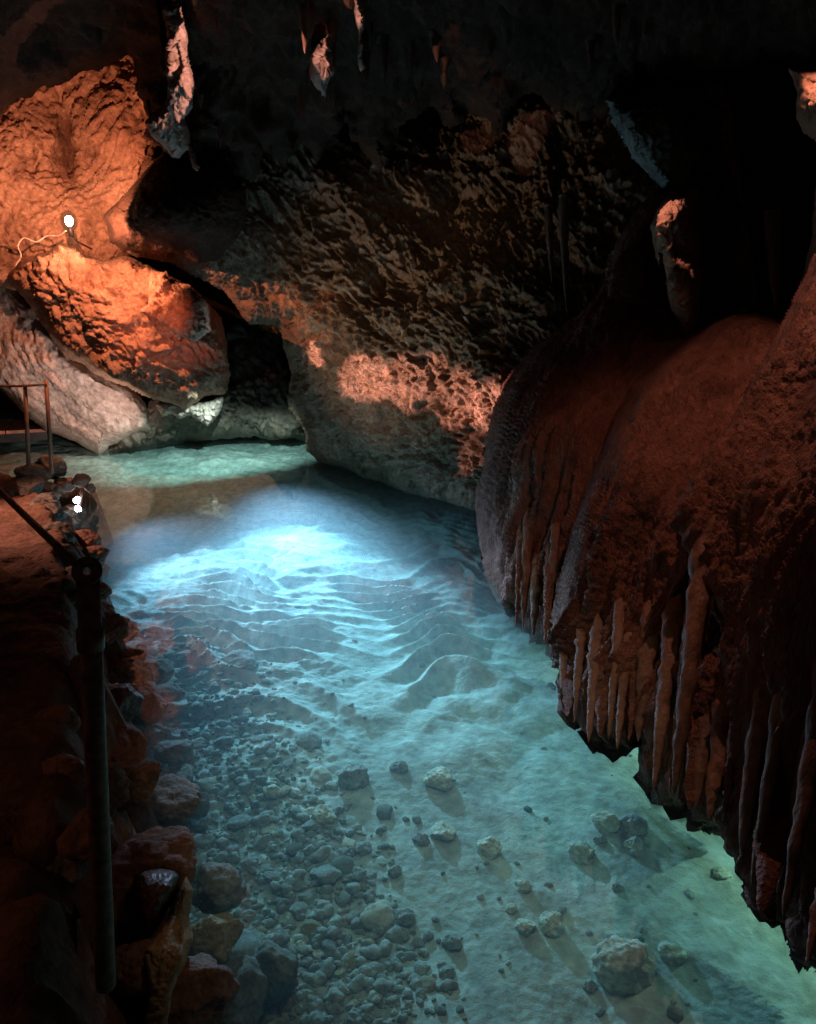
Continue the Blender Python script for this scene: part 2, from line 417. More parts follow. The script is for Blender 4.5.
thing_rock('rock_overhang', 'broad brown rock face leaning over the water with a salmon lit band', 'rock face',
    [(127, 256), (116, 235), (122, 200), (150, 160), (200, 140), (260, 110), (400, 80), (560, 50), (720, 50), (760, 300), (620, 420), (575, 530), (520, 522), (477, 510), (432, 498), (394, 486), (360, 476), (343, 469), (319, 461), (309, 449),
     (303, 428), (290, 404), (291, 373), (283, 345), (274, 324), (250, 324), (240, 312), (225, 292), (205, 278), (170, 262), (145, 259)],
    [(319, 461, 8.8), (400, 488, 7.9), (477, 510, 6.95), (570, 530, 6.3), (127, 240, 7.9), (190, 180, 7.2), (200, 250, 7.5), (260, 310, 8.1), (285, 390, 8.7), (330, 330, 7.7), (400, 200, 7.3), (400, 290, 7.2), (400, 380, 7.35), (400, 440, 7.7),
     (480, 430, 6.9), (500, 380, 6.6), (500, 300, 6.6), (560, 300, 6.3), (600, 150, 6.4), (740, 200, 6.2), (400, 80, 7.4), (700, 60, 6.4)], M['brown'], step=1.4, T=.45, r=22, disp=craggy(.22, .10, .07, 11, rot=-.75, aniso=2.0, s=1.15), jag=3, seed=3)

thing_rock('rock_outcrop', 'bright orange rock wall with a dark vertical cleft right above the bare lamp', 'rock outcrop',
    [(-260, 0), (170, 0), (165, 120), (150, 175), (150, 190), (140, 215), (134, 240), (128, 262), (100, 285), (20, 290), (-260, 290)],
    [(-260, 0, 7.4), (170, 0, 8.2), (-260, 290, 7.2), (30, 285, 8.6), (80, 280, 8.6), (130, 240, 8.4), (-20, 200, 7.7), (50, 225, 8.05), (80, 130, 8.1), (110, 130, 7.9), (140, 180, 8.0), (20, 120, 7.9), (66, 150, 8.35), (66, 120, 8.25), (50, 140, 8.0)], M['orange'], step=1.6, T=.3, r=14, disp=craggy(.15, .07, .04, 13, rot=.9, aniso=2.0), jag=2, seed=4,
    extra=lambda px, py, D, d: D + .42 * np.exp(-((px - 66 - (py - 140) * .10) / 5.5) ** 2) * np.exp(-((py - 142) / 34) ** 4) + .12 * np.exp(-((px - 30 - (py - 160) * .3) / 7) ** 2) * np.exp(-((py - 160) / 22) ** 2))

thing_rock('rock_outcrop', 'large slanted orange boulder bulging from the wall right below the bare lamp', 'rock outcrop',
    [(3, 277), (19, 261), (41, 249), (64, 238), (80, 242), (86, 255), (102, 261), (127, 257), (150, 268), (190, 285), (222, 318), (228, 350), (229, 373), (226, 394), (204, 398), (185, 408), (170, 402), (150, 398), (140, 393), (127, 387), (96, 374), (64, 355), (32, 310)],
    [(3, 277, 8.0), (64, 240, 8.0), (60, 280, 7.75), (100, 300, 7.7), (127, 258, 7.9), (150, 340, 7.75), (225, 330, 8.2), (225, 390, 8.3), (96, 372, 8.1), (40, 315, 8.1), (180, 400, 8.2)], M['orange'], step=1.5, T=.5, r=16, disp=craggy(.14, .10, .05, 15, rot=-.6, aniso=1.5), jag=3, seed=5)

thing_rock('rock_slab', 'small angular orange slab standing proud of the boulder below the lamp', 'rock slab',
    [(150, 274), (166, 273), (172, 281), (191, 285), (200, 294), (207, 303), (210, 318), (212, 331), (203, 338), (194, 344), (172, 331), (155, 318), (140, 312), (148, 304)],
    [(150, 274, 7.2), (207, 303, 6.95), (194, 344, 6.95), (140, 312, 7.15), (178, 308, 7.05)], M['orange'], step=1.2, T=.14, r=6, disp=craggy(.05, .05, .04, 17), jag=1.5, seed=6, back=(.3, .8))

thing_rock('rock_outcrop', 'pale pinkish smooth rock undercut above the far water behind the thin railing', 'rock outcrop',
    [(-260, 240), (-20, 262), (3, 278), (32, 306), (64, 350), (96, 370), (127, 384), (140, 396), (148, 412), (153, 430), (135, 436), (110, 447), (98, 456), (75, 441), (45, 430), (20, 410), (10, 398), (0, 388), (-260, 330)],
    [(-260, 240, 8.2), (0, 285, 8.5), (0, 380, 8.9), (64, 355, 8.5), (45, 425, 9.2), (98, 452, 9.25), (75, 395, 8.75), (150, 425, 9.1), (125, 400, 8.8), (-260, 330, 8.6)], M['pale'], step=1.5, T=.4, r=12, disp=craggy(.13, .05, .02, 19, rot=-.6, aniso=1.6), jag=2.5, seed=8)

thing_rock('rock_ledge', 'dark damp rock foot between the pale rock and the leaning rock face', 'rock ledge',
    [(98, 456), (115, 444), (150, 400), (180, 385), (225, 380), (228, 330), (240, 312), (268, 318), (285, 330), (298, 400), (318, 446), (300, 441), (240, 437), (180, 443), (130, 452)],
    [(98, 456, 9.45), (180, 443, 10.1), (300, 441, 10.1), (180, 390, 9.0), (205, 410, 9.2), (225, 380, 9.4), (255, 340, 10.2), (255, 400, 9.7), (295, 400, 9.6)], M['damp'], step=1.5, T=.3, r=12, disp=craggy(.15, .12, .05, 23), jag=3, seed=9)
thing_rock('rock_fringe', 'jagged white lit rock fringe hanging just below the slanted orange boulder', 'rock fringe',
    [(155, 404), (170, 402), (190, 404), (224, 397), (222, 408), (214, 420), (208, 427), (198, 420), (190, 415), (180, 420), (172, 412), (163, 416), (158, 410)],
    [(155, 404, 8.7), (224, 397, 8.75), (208, 427, 9.0), (165, 414, 8.9)], M['pale'], step=1.2, T=.15, r=6, disp=craggy(.05, .07, .04, 25), jag=2.5, seed=10, back=(.2, .4))

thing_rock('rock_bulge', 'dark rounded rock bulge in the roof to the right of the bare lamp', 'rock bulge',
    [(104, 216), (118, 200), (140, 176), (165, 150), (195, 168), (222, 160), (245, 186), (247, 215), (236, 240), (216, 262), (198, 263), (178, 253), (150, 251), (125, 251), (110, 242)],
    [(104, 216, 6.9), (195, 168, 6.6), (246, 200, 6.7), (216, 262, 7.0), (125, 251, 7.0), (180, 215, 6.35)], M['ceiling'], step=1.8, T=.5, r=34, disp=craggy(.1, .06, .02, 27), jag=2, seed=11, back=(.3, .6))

# hanging draperies that catch the warm light
thing_rock('drapery', 'tall ragged stone curtain in the roof, salmon lit, right of the orange rock wall', 'drapery',
    [(161, 8), (172, 4), (181, 6), (186, 25), (190, 50), (193, 80), (194, 108), (186, 120), (188, 145), (198, 172), (190, 168), (186, 150), (178, 160), (170, 158), (160, 145), (150, 138), (145, 125), (152, 118), (160, 108), (166, 90), (168, 60), (166, 40)],
    [(170, 5, 4.5), (190, 50, 4.8), (194, 105, 5.3), (150, 130, 5.5), (195, 172, 5.8), (168, 60, 5.0), (180, 90, 4.95)], M['pale'], step=1.2, T=.25, r=9, disp=craggy(.05, .10, .06, 31, rot=1.4, aniso=2.4, s=1.6), jag=4, seed=12, back=(.3, .6))
thing_rock('drapery', 'leaf shaped stone curtain in the roof, salmon lit, left of the thin streak', 'drapery',
    [(307, 68), (313, 52), (322, 40), (332, 31), (336, 34), (330, 50), (334, 72), (328, 84), (324, 98), (316, 88), (309, 78)],
    [(307, 68, 4.85), (333, 32, 4.6), (324, 98, 5.05), (322, 60, 4.7)], M['pale'], step=1.2, T=.2, r=7, disp=craggy(.05, .10, .06, 33, rot=1.2, aniso=2.4, s=1.6), jag=3, seed=13, back=(.3, .6))
thing_rock('drapery', 'narrow streak of salmon lit stone hanging from the dark roof at the frame top', 'drapery',
    [(352, -20), (362, -20), (365, 18), (362, 40), (365, 70), (360, 72), (357, 55), (358, 35), (354, 10)],
    [(352, -20, 4.3), (364, 0, 4.3), (362, 72, 4.85), (358, 30, 4.5)], M['pale'], step=1.2, T=.15, r=4, disp=craggy(.04, .06, .05, 35), jag=2.5, seed=14, back=(.3, .6))
thing_rock('rock_slab', 'grey hanging rock slab slanting down in the dark roof above the flowstone', 'rock slab',
    [(605, 99), (622, 95), (640, 93), (661, 80), (670, 92), (678, 111), (690, 135), (702, 156), (694, 165), (680, 185), (665, 191), (645, 173), (632, 158), (622, 138), (610, 118)],
    [(605, 99, 5.0), (661, 80, 5.1), (702, 156, 5.3), (665, 191, 5.2), (650, 130, 4.9)], M['grey'], step=1.5, T=.3, r=14, disp=craggy(.08, .09, .04, 37, rot=-1.0, aniso=2.2), jag=2.5, seed=15)

# ------------------------------------------------------------------ flowstone on the right
fs = empty('flowstone', tuple(PZ(640, 740, 0)))
tag(fs, 'huge dark red flowstone with fluted curtains hanging over the right side of the lake', 'flowstone')
bpy.context.view_layer.update()
def adopt(o, par):
    o.parent = par; o.matrix_parent_inverse = par.matrix_world.inverted(); return o

def teeth(pts, seed):
    r = random.Random(seed); out = []
    for a, b in zip(pts[:-1], pts[1:]):
        out.append(a); L = math.hypot(b[0] - a[0], b[1] - a[1]); n = int(L / 9)
        for k in range(n):
            t = (k + r.uniform(.3, .7)) / n; x = a[0] + (b[0] - a[0]) * t; y = a[1] + (b[1] - a[1]) * t
            h = r.uniform(3, 15)
            out.append((x - 2, y + r.uniform(0, 5))); out.append((x + r.uniform(-1, 2), y - h))
    out.append(pts[-1]); return out
A = relief('flowstone_dome', [(478, 503), (482, 470), (487, 440), (495, 406), (505, 382), (517, 364), (535, 346), (555, 334), (575, 318), (593, 300), (605, 280), (616, 247), (628, 222), (645, 202), (657, 190), (690, 195), (720, 260), (740, 340), (690, 440), (640, 520), (620, 620), (600, 690),
    (575, 690)] + teeth([(551, 656), (534, 641), (521, 628), (512, 618), (500, 605)], 3) + [(487, 576), (480, 537)],
    [(478, 503, 5.6), (482, 560, 5.3), (512, 618, 4.75), (551, 652, 4.3), (600, 680, 4.1), (517, 364, 5.9), (555, 430, 4.75), (530, 520, 4.9), (600, 320, 5.0), (650, 210, 5.0), (720, 260, 5.0), (640, 420, 4.5), (600, 540, 4.35), (690, 440, 4.4)],
    M['flow'], step=1.8, T=.5, r=34, disp=flowtex(.09, .028, 1.7, 2.6, 41, 11, .12), jag=1.6, seed=16, back=(.05,))
adopt(A, fs)
B = relief('flowstone_dome', [(715, 322), (735, 314), (755, 312), (772, 318), (786, 316), (800, 330), (790, 420), (770, 560), (765, 700), (745, 830)] + teeth([(735, 836), (726, 832), (717, 820), (706, 824), (696, 822), (690, 800), (682, 806), (668, 800), (655, 788), (646, 791)], 4) + [(643, 756), (641, 734)] + teeth([(630, 742), (617, 750), (604, 739), (590, 737), (587, 727), (574, 721), (566, 712), (560, 684), (552, 652)], 5) + [
    (548, 630), (554, 600), (564, 570), (572, 530), (584, 490), (597, 455), (612, 420), (632, 388), (660, 360), (690, 338)],
    [(715, 322, 4.0), (770, 318, 3.9), (790, 420, 3.5), (745, 830, 2.85), (696, 822, 2.95), (646, 785, 3.2), (600, 738, 3.45), (560, 690, 3.75), (552, 640, 4.0), (584, 490, 4.1), (632, 388, 4.2), (690, 340, 4.15), (640, 500, 3.55), (620, 600, 3.5), (700, 450, 3.6), (690, 600, 3.25), (690, 720, 3.0), (730, 370, 3.85)],
    M['flow'], step=1.6, T=.38, r=30, disp=flowtex(.11, .028, 1.15, 1.8, 43, 10, .12), jag=1.6, seed=17, back=(.05,))
adopt(B, fs)
Cc = relief('flowstone_column', [(816, 175), (811, 247), (800, 288), (786, 318), (764, 362), (744, 398), (724, 428), (704, 455), (689, 486), (684, 515), (692, 545), (704, 565), (714, 600), (724, 660), (732, 760)] + teeth([(736, 836), (743, 866), (756, 908), (773, 920), (792, 926), (797, 962), (816, 966), (860, 1010)], 6) + [(1000, 1150), (1300, 1250), (1300, -100), (840, -100), (822, 100)],
    [(816, 175, 3.1), (800, 290, 3.1), (744, 398, 3.3), (686, 500, 3.2), (714, 600, 3.0), (736, 836, 2.75), (756, 900, 2.52), (795, 955, 2.33), (816, 965, 2.3), (1000, 1150, 1.75), (1300, 1250, 1.4), (1300, -100, 1.6), (840, -100, 2.9), (780, 480, 2.75), (780, 700, 2.55), (800, 600, 2.5), (900, 500, 2.2), (816, 350, 2.85), (740, 520, 2.95)],
    M['flow'], step=1.7, T=.28, r=24, disp=flowtex(.11, .026, 1.35, 2.0, 45, 12, .09), jag=1.6, seed=18, back=(.05,))
adopt(Cc, fs)

def spike(name, top, tip, r0, mat, seed, parent=None, seg=26, sides=18, taper=.75, wob=.3, cap=1.0, label=None, cat=None):
    top = np.array(top, float); tip = np.array(tip, float)
    t = np.linspace(0, 1, seg); a = np.linspace(0, 2 * np.pi, sides, endpoint=False)
    rad = (r0 * (1 - t ** 1.6) ** taper + r0 * .05 * (1 - t)) * (cap + (1 - cap) * sstep(0, .22, t))
    V = []
    for i, ti in enumerate(t):
        c = top + (tip - top) * ti
        V.append(np.c_[c[0] + rad[i] * np.cos(a), c[1] + rad[i] * np.sin(a), np.full(sides, c[2])])
    V = np.concatenate(V); cc = np.repeat(np.array([top + (tip - top) * ti for ti in t]), sides, 0)
    n = V - cc; n /= np.maximum(np.linalg.norm(n, axis=1), 1e-6)[:, None]
    k = np.repeat(np.maximum(rad, r0 * .1), sides)
    q = V * np.array([1 / r0, 1 / r0, .35 / r0]) * .8
    V = V + n * (k * (wob * fbm(q, 3, seed) + .12 * perlin(V * np.array([60, 60, 25.]), seed + 4)))[:, None]
    faces = []
    for i in range(seg - 1):
        for j in range(sides):
            faces.append((i * sides + j, (i + 1) * sides + j, (i + 1) * sides + (j + 1) % sides, i * sides + (j + 1) % sides))
    faces.append(tuple(range(sides - 1, -1, -1))); faces.append(tuple(range((seg - 1) * sides, seg * sides)))
    o = mesh_obj(name, V, [f[::-1] for f in faces], mat, None)
    if parent: adopt(o, parent)
    if label: tag(o, label, cat)
    return o

tips = [(571, 722, 120, 5), (592, 740, 130, 7), (609, 746, 110, 5), (618, 753, 150, 7), (645, 790, 170, 8), (668, 803, 190, 11), (681, 811, 200, 9), (697, 825, 220, 10), (707, 826, 240, 9), (727, 834, 260, 14), (741, 848, 240, 8), (757, 908, 300, 13), (776, 926, 300, 12), (796, 962, 330, 13), (560, 692, 80, 5), (580, 730, 140, 6),
        (536, 644, 70, 5), (520, 630, 70, 4), (830, 985, 340, 16), (870, 1030, 360, 18)]
from mathutils.bvhtree import BVHTree
def bvh_of(objs):
    V = []; Fc = []
    for o in objs:
        b = len(V); V += [o.matrix_world @ v.co for v in o.data.vertices]; Fc += [tuple(b + i for i in p.vertices) for p in o.data.polygons]
    return BVHTree.FromPolygons(V, Fc)
bpy.context.view_layer.update()
tree = bvh_of([A, B, Cc])
def hit_depth(px, py, dflt):
    c = Vector((0, 0, CAMZ)); d = (Vector(P(px, py, 1.0)) - c).normalized()
    h = tree.ray_cast(c, d)[0]
    return dflt if h is None else (h.y * CS - (h.z - CAMZ) * SN)
rim = np.array([(520, 627), (536, 642), (552, 654), (566, 712), (590, 737), (617, 750), (640, 745), (646, 791), (682, 806), (717, 822), (736, 838), (757, 906), (792, 926), (800, 962), (830, 985), (870, 1030), (920, 1075)], float)
rc_ = random.Random(12); x = 516.0; k = 0
while x < 915:
    ty = float(np.interp(x, rim[:, 0], rim[:, 1])) + rc_.uniform(-6, 8); u = sstep(520, 760, x)
    ln = rc_.uniform(50, 150) + rc_.uniform(40, 330) * u; rp = rc_.uniform(3, 7) + rc_.uniform(0, 12) * u ** .7
    D = float(DZ(ty, .05)) + .05; tip = P(x, ty, D); r0 = rp / F * D
    ts = np.linspace(0, 1, 7); zs = [tip + np.array([0, 0, ln / F * D * 1.02 * (1 - t)]) for t in ts]
    lim = []
    for q in zs:
        v_ = q - np.array([0, 0, CAMZ]); dd = v_[1] * CS - v_[2] * SN
        pyq = CY - F * (v_[2] * CS + v_[1] * SN) / dd
        hd = hit_depth(x, pyq, 1e3); lim.append((hd / dd if hd < 100 else 9) - r0 * .10 / dd)
    f0 = min(lim[0] + r0 * .7 / D, 1.2); f1 = min([1.03] + [f0 + (l - f0) / t for l, t in zip(lim[1:], ts[1:])])
    f1 = max(f1, .90)
    C0 = np.array([0, 0, CAMZ]); top = C0 + (zs[0] - C0) * f0; tip = C0 + (tip - C0) * f1
    spike('stalactite', top, tip, r0, M['stalac'] if k % 3 else M['flow'], 100 + k, fs, seg=40, taper=.55, wob=.42, cap=.12)
    x += rc_.uniform(4, 17) * (.8 + .3 * u); k += 1

st = thing_rock('stalactite', 'dark hanging stalactite whose top shoulder is lit bright orange above the flowstone', 'stalactite',
    [(690, 182), (699, 185), (698, 200), (692, 215), (700, 240), (703, 280), (698, 325), (690, 345), (680, 325), (672, 310), (666, 285), (662, 255), (660, 270), (655, 250), (652, 240), (650, 226), (657, 210), (668, 195), (680, 186)],
    [(690, 182, 4.5), (652, 235, 4.4), (700, 250, 4.45), (690, 340, 4.6), (676, 215, 4.2), (682, 280, 4.3)], M['orange'], step=1.3, T=.25, r=14, disp=craggy(.04, .06, .035, 51, rot=1.4, aniso=2.2, s=1.4), jag=1.6, seed=19, back=(.2, .45))
thing_rock('boulder', 'red orange lit boulder at the right frame edge above the flowstone', 'boulder',
    [(787, 68), (800, 66), (816, 68), (905, 40), (905, 200), (830, 160), (814, 140), (803, 132), (796, 118), (797, 92)],
    [(787, 68, 3.0), (816, 68, 2.85), (905, 100, 2.5), (814, 140, 2.95), (812, 100, 2.8), (850, 100, 2.62)], M['orange'], step=1.6, T=.15, r=10, disp=craggy(.04, .015, .012, 53, s=1.5), jag=1.5, seed=20, back=(.2, .45))
for k, (x0, y0, x1, y1, D, rp, lab) in enumerate([(563, 195, 567, 318, 5.9, 4.5, 'long thin brown stalactite beside the flowstone crest in the dark'), (772, 210, 776, 312, 4.2, 8, 'dim thick stalactite in the dark gap above the flowstone shoulder'), (548, 205, 552, 285, 6.0, 4, 'short dim stalactite left of the long thin one')]):
    spike('stalactite', P(x0, y0, D), P(x1, y1, D), rp / F * D, M['stalac'], 140 + k, label=lab, cat='stalactite')

bpy.context.view_layer.update()
ctree = bvh_of([bpy.data.objects['cave_ceiling']])
rr = random.Random(21)
for k in range(34):
    px = rr.uniform(150, 640); py = rr.uniform(2, 135)
    if k < 8: px = rr.uniform(148, 200); py = rr.uniform(5, 120)
    elif k < 14: px = rr.uniform(296, 372); py = rr.uniform(0, 60)
    c0 = Vector((0, 0, CAMZ)); h = ctree.ray_cast(c0, (Vector(P(px, py, 1.0)) - c0).normalized())[0]
    if h is None: continue
    L_ = rr.uniform(.08, .32); r_ = rr.uniform(.015, .045)
    spike('stalactite', np.array(h) + np.array([0, .03, .05]), np.array(h) + np.array([rr.uniform(-.01, .01), -.02, -L_]), r_, M['stalac'], 700 + k, seg=22, sides=12, wob=.5)
    tag(bpy.context.scene.collection.objects[-1], 'one of the short dark stalactites studding the cave roof', 'stalactite', 'short stalactites on the roof')

# ------------------------------------------------------------------ path and bank on the left
edge_px = [(150, 1060), (150, 1000), (148, 930), (146, 870), (138, 800), (128, 740), (120, 700), (112, 650), (99, 600), (86, 560), (73, 540), (54, 525), (44, 513), (56, 503), (74, 498), (88, 494), (93, 487)]
edge = np.array([PZ(x, y, 0.0)[:2] for x, y in edge_px])
edge = np.concatenate([[(.6, -.2), (-.1, .7), (-.45, 1.1)], edge, [PZ(88, 476, .3)[:2], PZ(60, 471, .3)[:2], (-5, 7.55), (-9, 7.9), (-9, -1.2), (.6, -1.2)]])
edge = jagged([tuple(e * 100) for e in edge], 5, 5, 61) / 100.
def path_z(x, y, d):
    p = np.stack([x, y, 0 * x], -1)
    top = .50 - .2 * sstep(3.5, 7.0, y) + .05 * fbm(p * 1.2, 3, 62) + .03 * (worley(p * 3.2, 63)[2] - .5) + .012 * fbm(p * 8, 3, 64) + .006 * fbm(p * 26, 2, 65)
    f1, f2, cid = worley(p * np.array([4.2, 4.2, 1]) + .3 * perlin(p * 4, 66)[:, None], 67)
    rub = sstep(.55, .05, d)                                     # rubble along the brink
    top = top + rub * (.05 * (cid - .6) + .05 * (.5 - f1))
    lump = .10 * (cid - .5) + .06 * (.5 - f1)
    return top * sstep(-.04, .22, d + lump) - .75 * (1 - sstep(-.20, .03, d + lump))
def build_path():
    xs = np.arange(-7.5, .75, .022); ys = np.arange(-1.1, 8.0, .022)
    X, Y = np.meshgrid(xs, ys)
    d, _ = poly_dist(np.c_[X.ravel(), Y.ravel()], edge)
    z = path_z(X.ravel(), Y.ravel(), d)
    I = np.arange(X.size).reshape(X.shape)
    q = np.stack([I[:-1, :-1], I[:-1, 1:], I[1:, 1:], I[1:, :-1]], -1).reshape(-1, 4)
    q = q[(d > -.5)[q].all(1)]
    u, inv = np.unique(q, return_inverse=True)
    tag(mesh_obj('path', np.c_[X.ravel(), Y.ravel(), z][u], inv.reshape(-1, 4), M['path']), 'trodden clay and rubble path along the left bank', kind='structure')
build_path()

# ------------------------------------------------------------------ stones
def ico(sub):
    t = (1 + 5 ** .5) / 2
    v = [(-1, t, 0), (1, t, 0), (-1, -t, 0), (1, -t, 0), (0, -1, t), (0, 1, t), (0, -1, -t), (0, 1, -t), (t, 0, -1), (t, 0, 1), (-t, 0, -1), (-t, 0, 1)]
    f = [(0, 11, 5), (0, 5, 1), (0, 1, 7), (0, 7, 10), (0, 10, 11), (1, 5, 9), (5, 11, 4), (11, 10, 2), (10, 7, 6), (7, 1, 8), (3, 9, 4), (3, 4, 2), (3, 2, 6), (3, 6, 8), (3, 8, 9), (4, 9, 5), (2, 4, 11), (6, 2, 10), (8, 6, 7), (9, 8, 1)]
    v = [np.array(a) / np.linalg.norm(a) for a in v]
    for _ in range(sub):
        c = {}; nf = []
        def mid(a, b):
            k = (min(a, b), max(a, b))
            if k not in c:
                m = v[a] + v[b]; v.append(m / np.linalg.norm(m)); c[k] = len(v) - 1
            return c[k]
        for a, b, d in f:
            x, y, z = mid(a, b), mid(b, d), mid(d, a)
            nf += [(a, x, z), (b, y, x), (d, z, y), (x, y, z)]
        f = nf
    return np.array(v), np.array(f)
ICO = {k: ico(k) for k in (1, 2, 3, 4, 5)}

def stone_shape(sub, seed, planes=11, rough=.10, lo=.62, hi=.95):
    """unit stone: a ball cut by random planes, then worn and pitted"""
    v, f = ICO[sub]; r = np.random.RandomState(seed); v = v.copy()
    s = np.full(len(v), 1.0)
    for _ in range(planes):
        n = r.normal(size=3); n /= np.linalg.norm(n); h = r.uniform(lo, hi)
        d = v @ n; s = np.minimum(s, np.where(d > .05, h / np.maximum(d, .05), 9))
    s = s * (1 + rough * fbm(v * 1.6 + seed, 3, seed % 97) + rough * .35 * fbm(v * 7 + seed, 3, seed % 89))
    return v * s[:, None], f

def stone(name, px, py, wpx, hpx, mat, seed, label, cat='stone', z=None, D=None, group=None, sub=4, rot=None, tall=.7, sink=.15, rough=.1, planes=11):
    """place a stone whose seen size is wpx by hpx; it rests on the bed (z None), on height z, or stands at depth D"""
    if z is None and D is None: c = bed_at(px, py + hpx * .25)
    elif D is not None: c = P(px, py, D)
    else: c = PZ(px, py + hpx * .3, z)
    dep = (c[1] * CS - (c[2] - CAMZ) * SN)
    a = wpx / F * dep / 2; b = hpx / F * dep / 2
    v, f = stone_shape(sub, seed, planes, rough)
    v = v / np.array([np.abs(v[:, 0]).max(), np.abs(v[:, 1]).max(), np.abs(v[:, 2]).max()])
    dd = a * .9
    hz = min(b, a * tall) if D is None else b
    v = v * np.array([a, dd, hz])
    if rot is None: rot = random.uniform(-.5, .5)
    o = mesh_obj(name, v, f, mat, None)
    o.location = (c[0], c[1], c[2] + (hz * (1 - 2 * sink) if D is None else 0)); o.rotation_euler = (random.uniform(-.1, .1), random.uniform(-.1, .1), rot if D is None else 0)
    tag(o, label, cat, group)
    return o

LK = 'separate stones lying on the lake bed'
for k, (px, py, w, h, m, lab) in enumerate([
    (623, 956, 66, 66, 'stone_pale', 'largest pale boulder under water near the lower right, flat faced'),
    (553, 918, 32, 38, 'stone_pale', 'upright blocky pale stone just left of the largest boulder'),
    (487, 845, 30, 24, 'stone_pale', 'half white half grey stone alone on smooth sand'),
    (443, 830, 28, 20, 'stone_pale', 'chipped pale stone left of the half white stone'),
    (421, 838, 19, 15, 'stone', 'small round grey stone touching the chipped pale one'),
    (582, 849, 28, 23, 'stone_pale', 'wedge shaped white stone at the lower left of the white rubble patch'),
    (605, 818, 30, 30, 'stone_pale', 'topmost slanted white slab of the rubble patch under the flowstone'),
    (632, 822, 32, 18, 'stone_pale', 'long white slab at the right of the rubble patch'),
    (600, 838, 14, 12, 'stone', 'little grey stone in the middle of the white rubble patch'),
    (634, 842, 22, 14, 'stone_pale', 'low pale stone at the lower right of the rubble patch'),
    (617, 886, 14, 14, 'stone', 'single grey stone below the white rubble patch'),
    (523, 880, 18, 30, 'stone_pale', 'tall narrow pale stone above the oval one'),
    (512, 905, 13, 19, 'stone_pale', 'small egg shaped pale stone left of the upright block'),
    (526, 925, 23, 15, 'stone_pale', 'flat oval pale stone at the foot of the upright block'),
    (403, 915, 26, 24, 'stone', 'rough grey stone on the darker bed below the gravel'),
    (452, 938, 22, 30, 'stone', 'leaning grey stone half sunk right of the rough one'),
    (447, 970, 18, 18, 'stone', 'small dark grey stone near the bottom middle of the bed'),
    (325, 813, 27, 20, 'stone_pale', 'pale rounded cobble standing out in the gravel'),
    (352, 773, 36, 26, 'stone', 'broad smooth grey cobble at the upper edge of gravel'),
    (440, 777, 36, 18, 'stone_pale', 'flat stone with white crust north of the sand patch'),
    (399, 766, 20, 14, 'stone', 'grey cobble between the broad cobble and the crusted stone'),
    (272, 790, 20, 15, 'stone_pale', 'pale pebble cobble left of the rounded gravel cobble'),
    (243, 660, 44, 17, 'stone', 'long flat blue grey slab lying in the rippled shallows'),
    (672, 950, 30, 26, 'stone_pale', 'broken white rubble lump right of the largest boulder'),
    (590, 985, 16, 14, 'stone', 'little grey stone below and left of the largest boulder'),
    (722, 872, 18, 8, 'stone_pale', 'thin white chip on bare sand beside the flowstone curtain'),
    (657, 792, 24, 16, 'tan', 'yellowish stone peeping out beneath the stalactite tips'),
    (681, 806, 18, 16, 'tan', 'smaller yellowish stone beside the stalactite tips'),
    (528, 805, 10, 22, 'stone_dark', 'dark narrow stone on the sand left of the rubble patch'),
    (395, 870, 16, 12, 'stone', 'grey pebble at the right margin of the gravel'),
    ]):
    stone('stone', px, py, w, h, M[m], 200 + k, lab, 'stone', group=LK, planes=10, rough=.16, sink=.28 if w > 60 else .36, tall=.85 if w > 60 else .7)

BK = 'rocks along the left bank'
for k, (px, py, w, h, m, z, lab) in enumerate([
    (112, 633, 26, 18, 'bank', -.05, 'small reddish rock at the waterline just right of the near post'),
    (124, 656, 46, 28, 'bank', -.08, 'flattened reddish brown rock at the water edge above the black block'),
    (152, 668, 46, 24, 'stone', -.30, 'dark slab under water with a bright upper rim by the bank'),
    (165, 693, 40, 20, 'stone', -.34, 'flat grey slab under water right of the black block'),
    (118, 694, 50, 62, 'wet', .02, 'big black wet block jutting from the bank beside the post'),
    (176, 748, 44, 22, 'stone', -.36, 'grey angular slab under water below the orange reflection'),
    (178, 778, 46, 20, 'stone', -.38, 'dark flat slab stepped under the grey angular slab'),
    (198, 800, 30, 34, 'stone_dark', -.38, 'dark upright stone in the gravel near the bank'),
    (216, 884, 62, 46, 'stone', -.25, 'large rounded grey boulder under water beside the tan slab'),
    (216, 932, 62, 50, 'tan', -.28, 'cracked olive boulder below the rounded grey boulder'),
    (276, 958, 60, 76, 'stone_dark', -.42, 'wide dim greenish boulder at the bottom of the gravel slope'),
    (228, 990, 84, 74, 'stone_dark', -.40, 'big smooth dark boulder in the lowest left water'),
    (146, 806, 50, 40, 'stone_dark', -.30, 'dark sunken rock against the bank above the wet red rock'),
    (100, 592, 22, 22, 'stone', -.15, 'greenish stone in the shallows right behind the post head'),
    ]):
    stone('bank_rock', px, py, w, h, M[m], 300 + k, lab, 'rock', z=z, group=BK, planes=9, rough=.12, sink=.25, tall=.9)
for k, (px, py, w, h, m, lab) in enumerate([
    (62, 776, 62, 52, 'bank', 'dull red rounded rock on the path left of the post'),
    (57, 716, 46, 60, 'bank', 'tall dim red rock on the path above the rounded one'),
    (40, 634, 66, 22, 'bank', 'long flat reddish rock on the dark path'),
    (88, 832, 60, 46, 'bank', 'dark rock on the path touching the foot of the post'),
    (20, 575, 60, 24, 'bank', 'flat rock slab on the path below the sloping rail'),
    ]):
    stone('path_rock', px, py, w, h, M[m], 340 + k, lab, 'rock', z=.42, group='loose rocks on the path', planes=8, rough=.1, sink=.25, tall=.9)
rb = random.Random(9)
ep = np.array([PZ(x, y, 0.0)[:2] for x, y in edge_px[:15]])
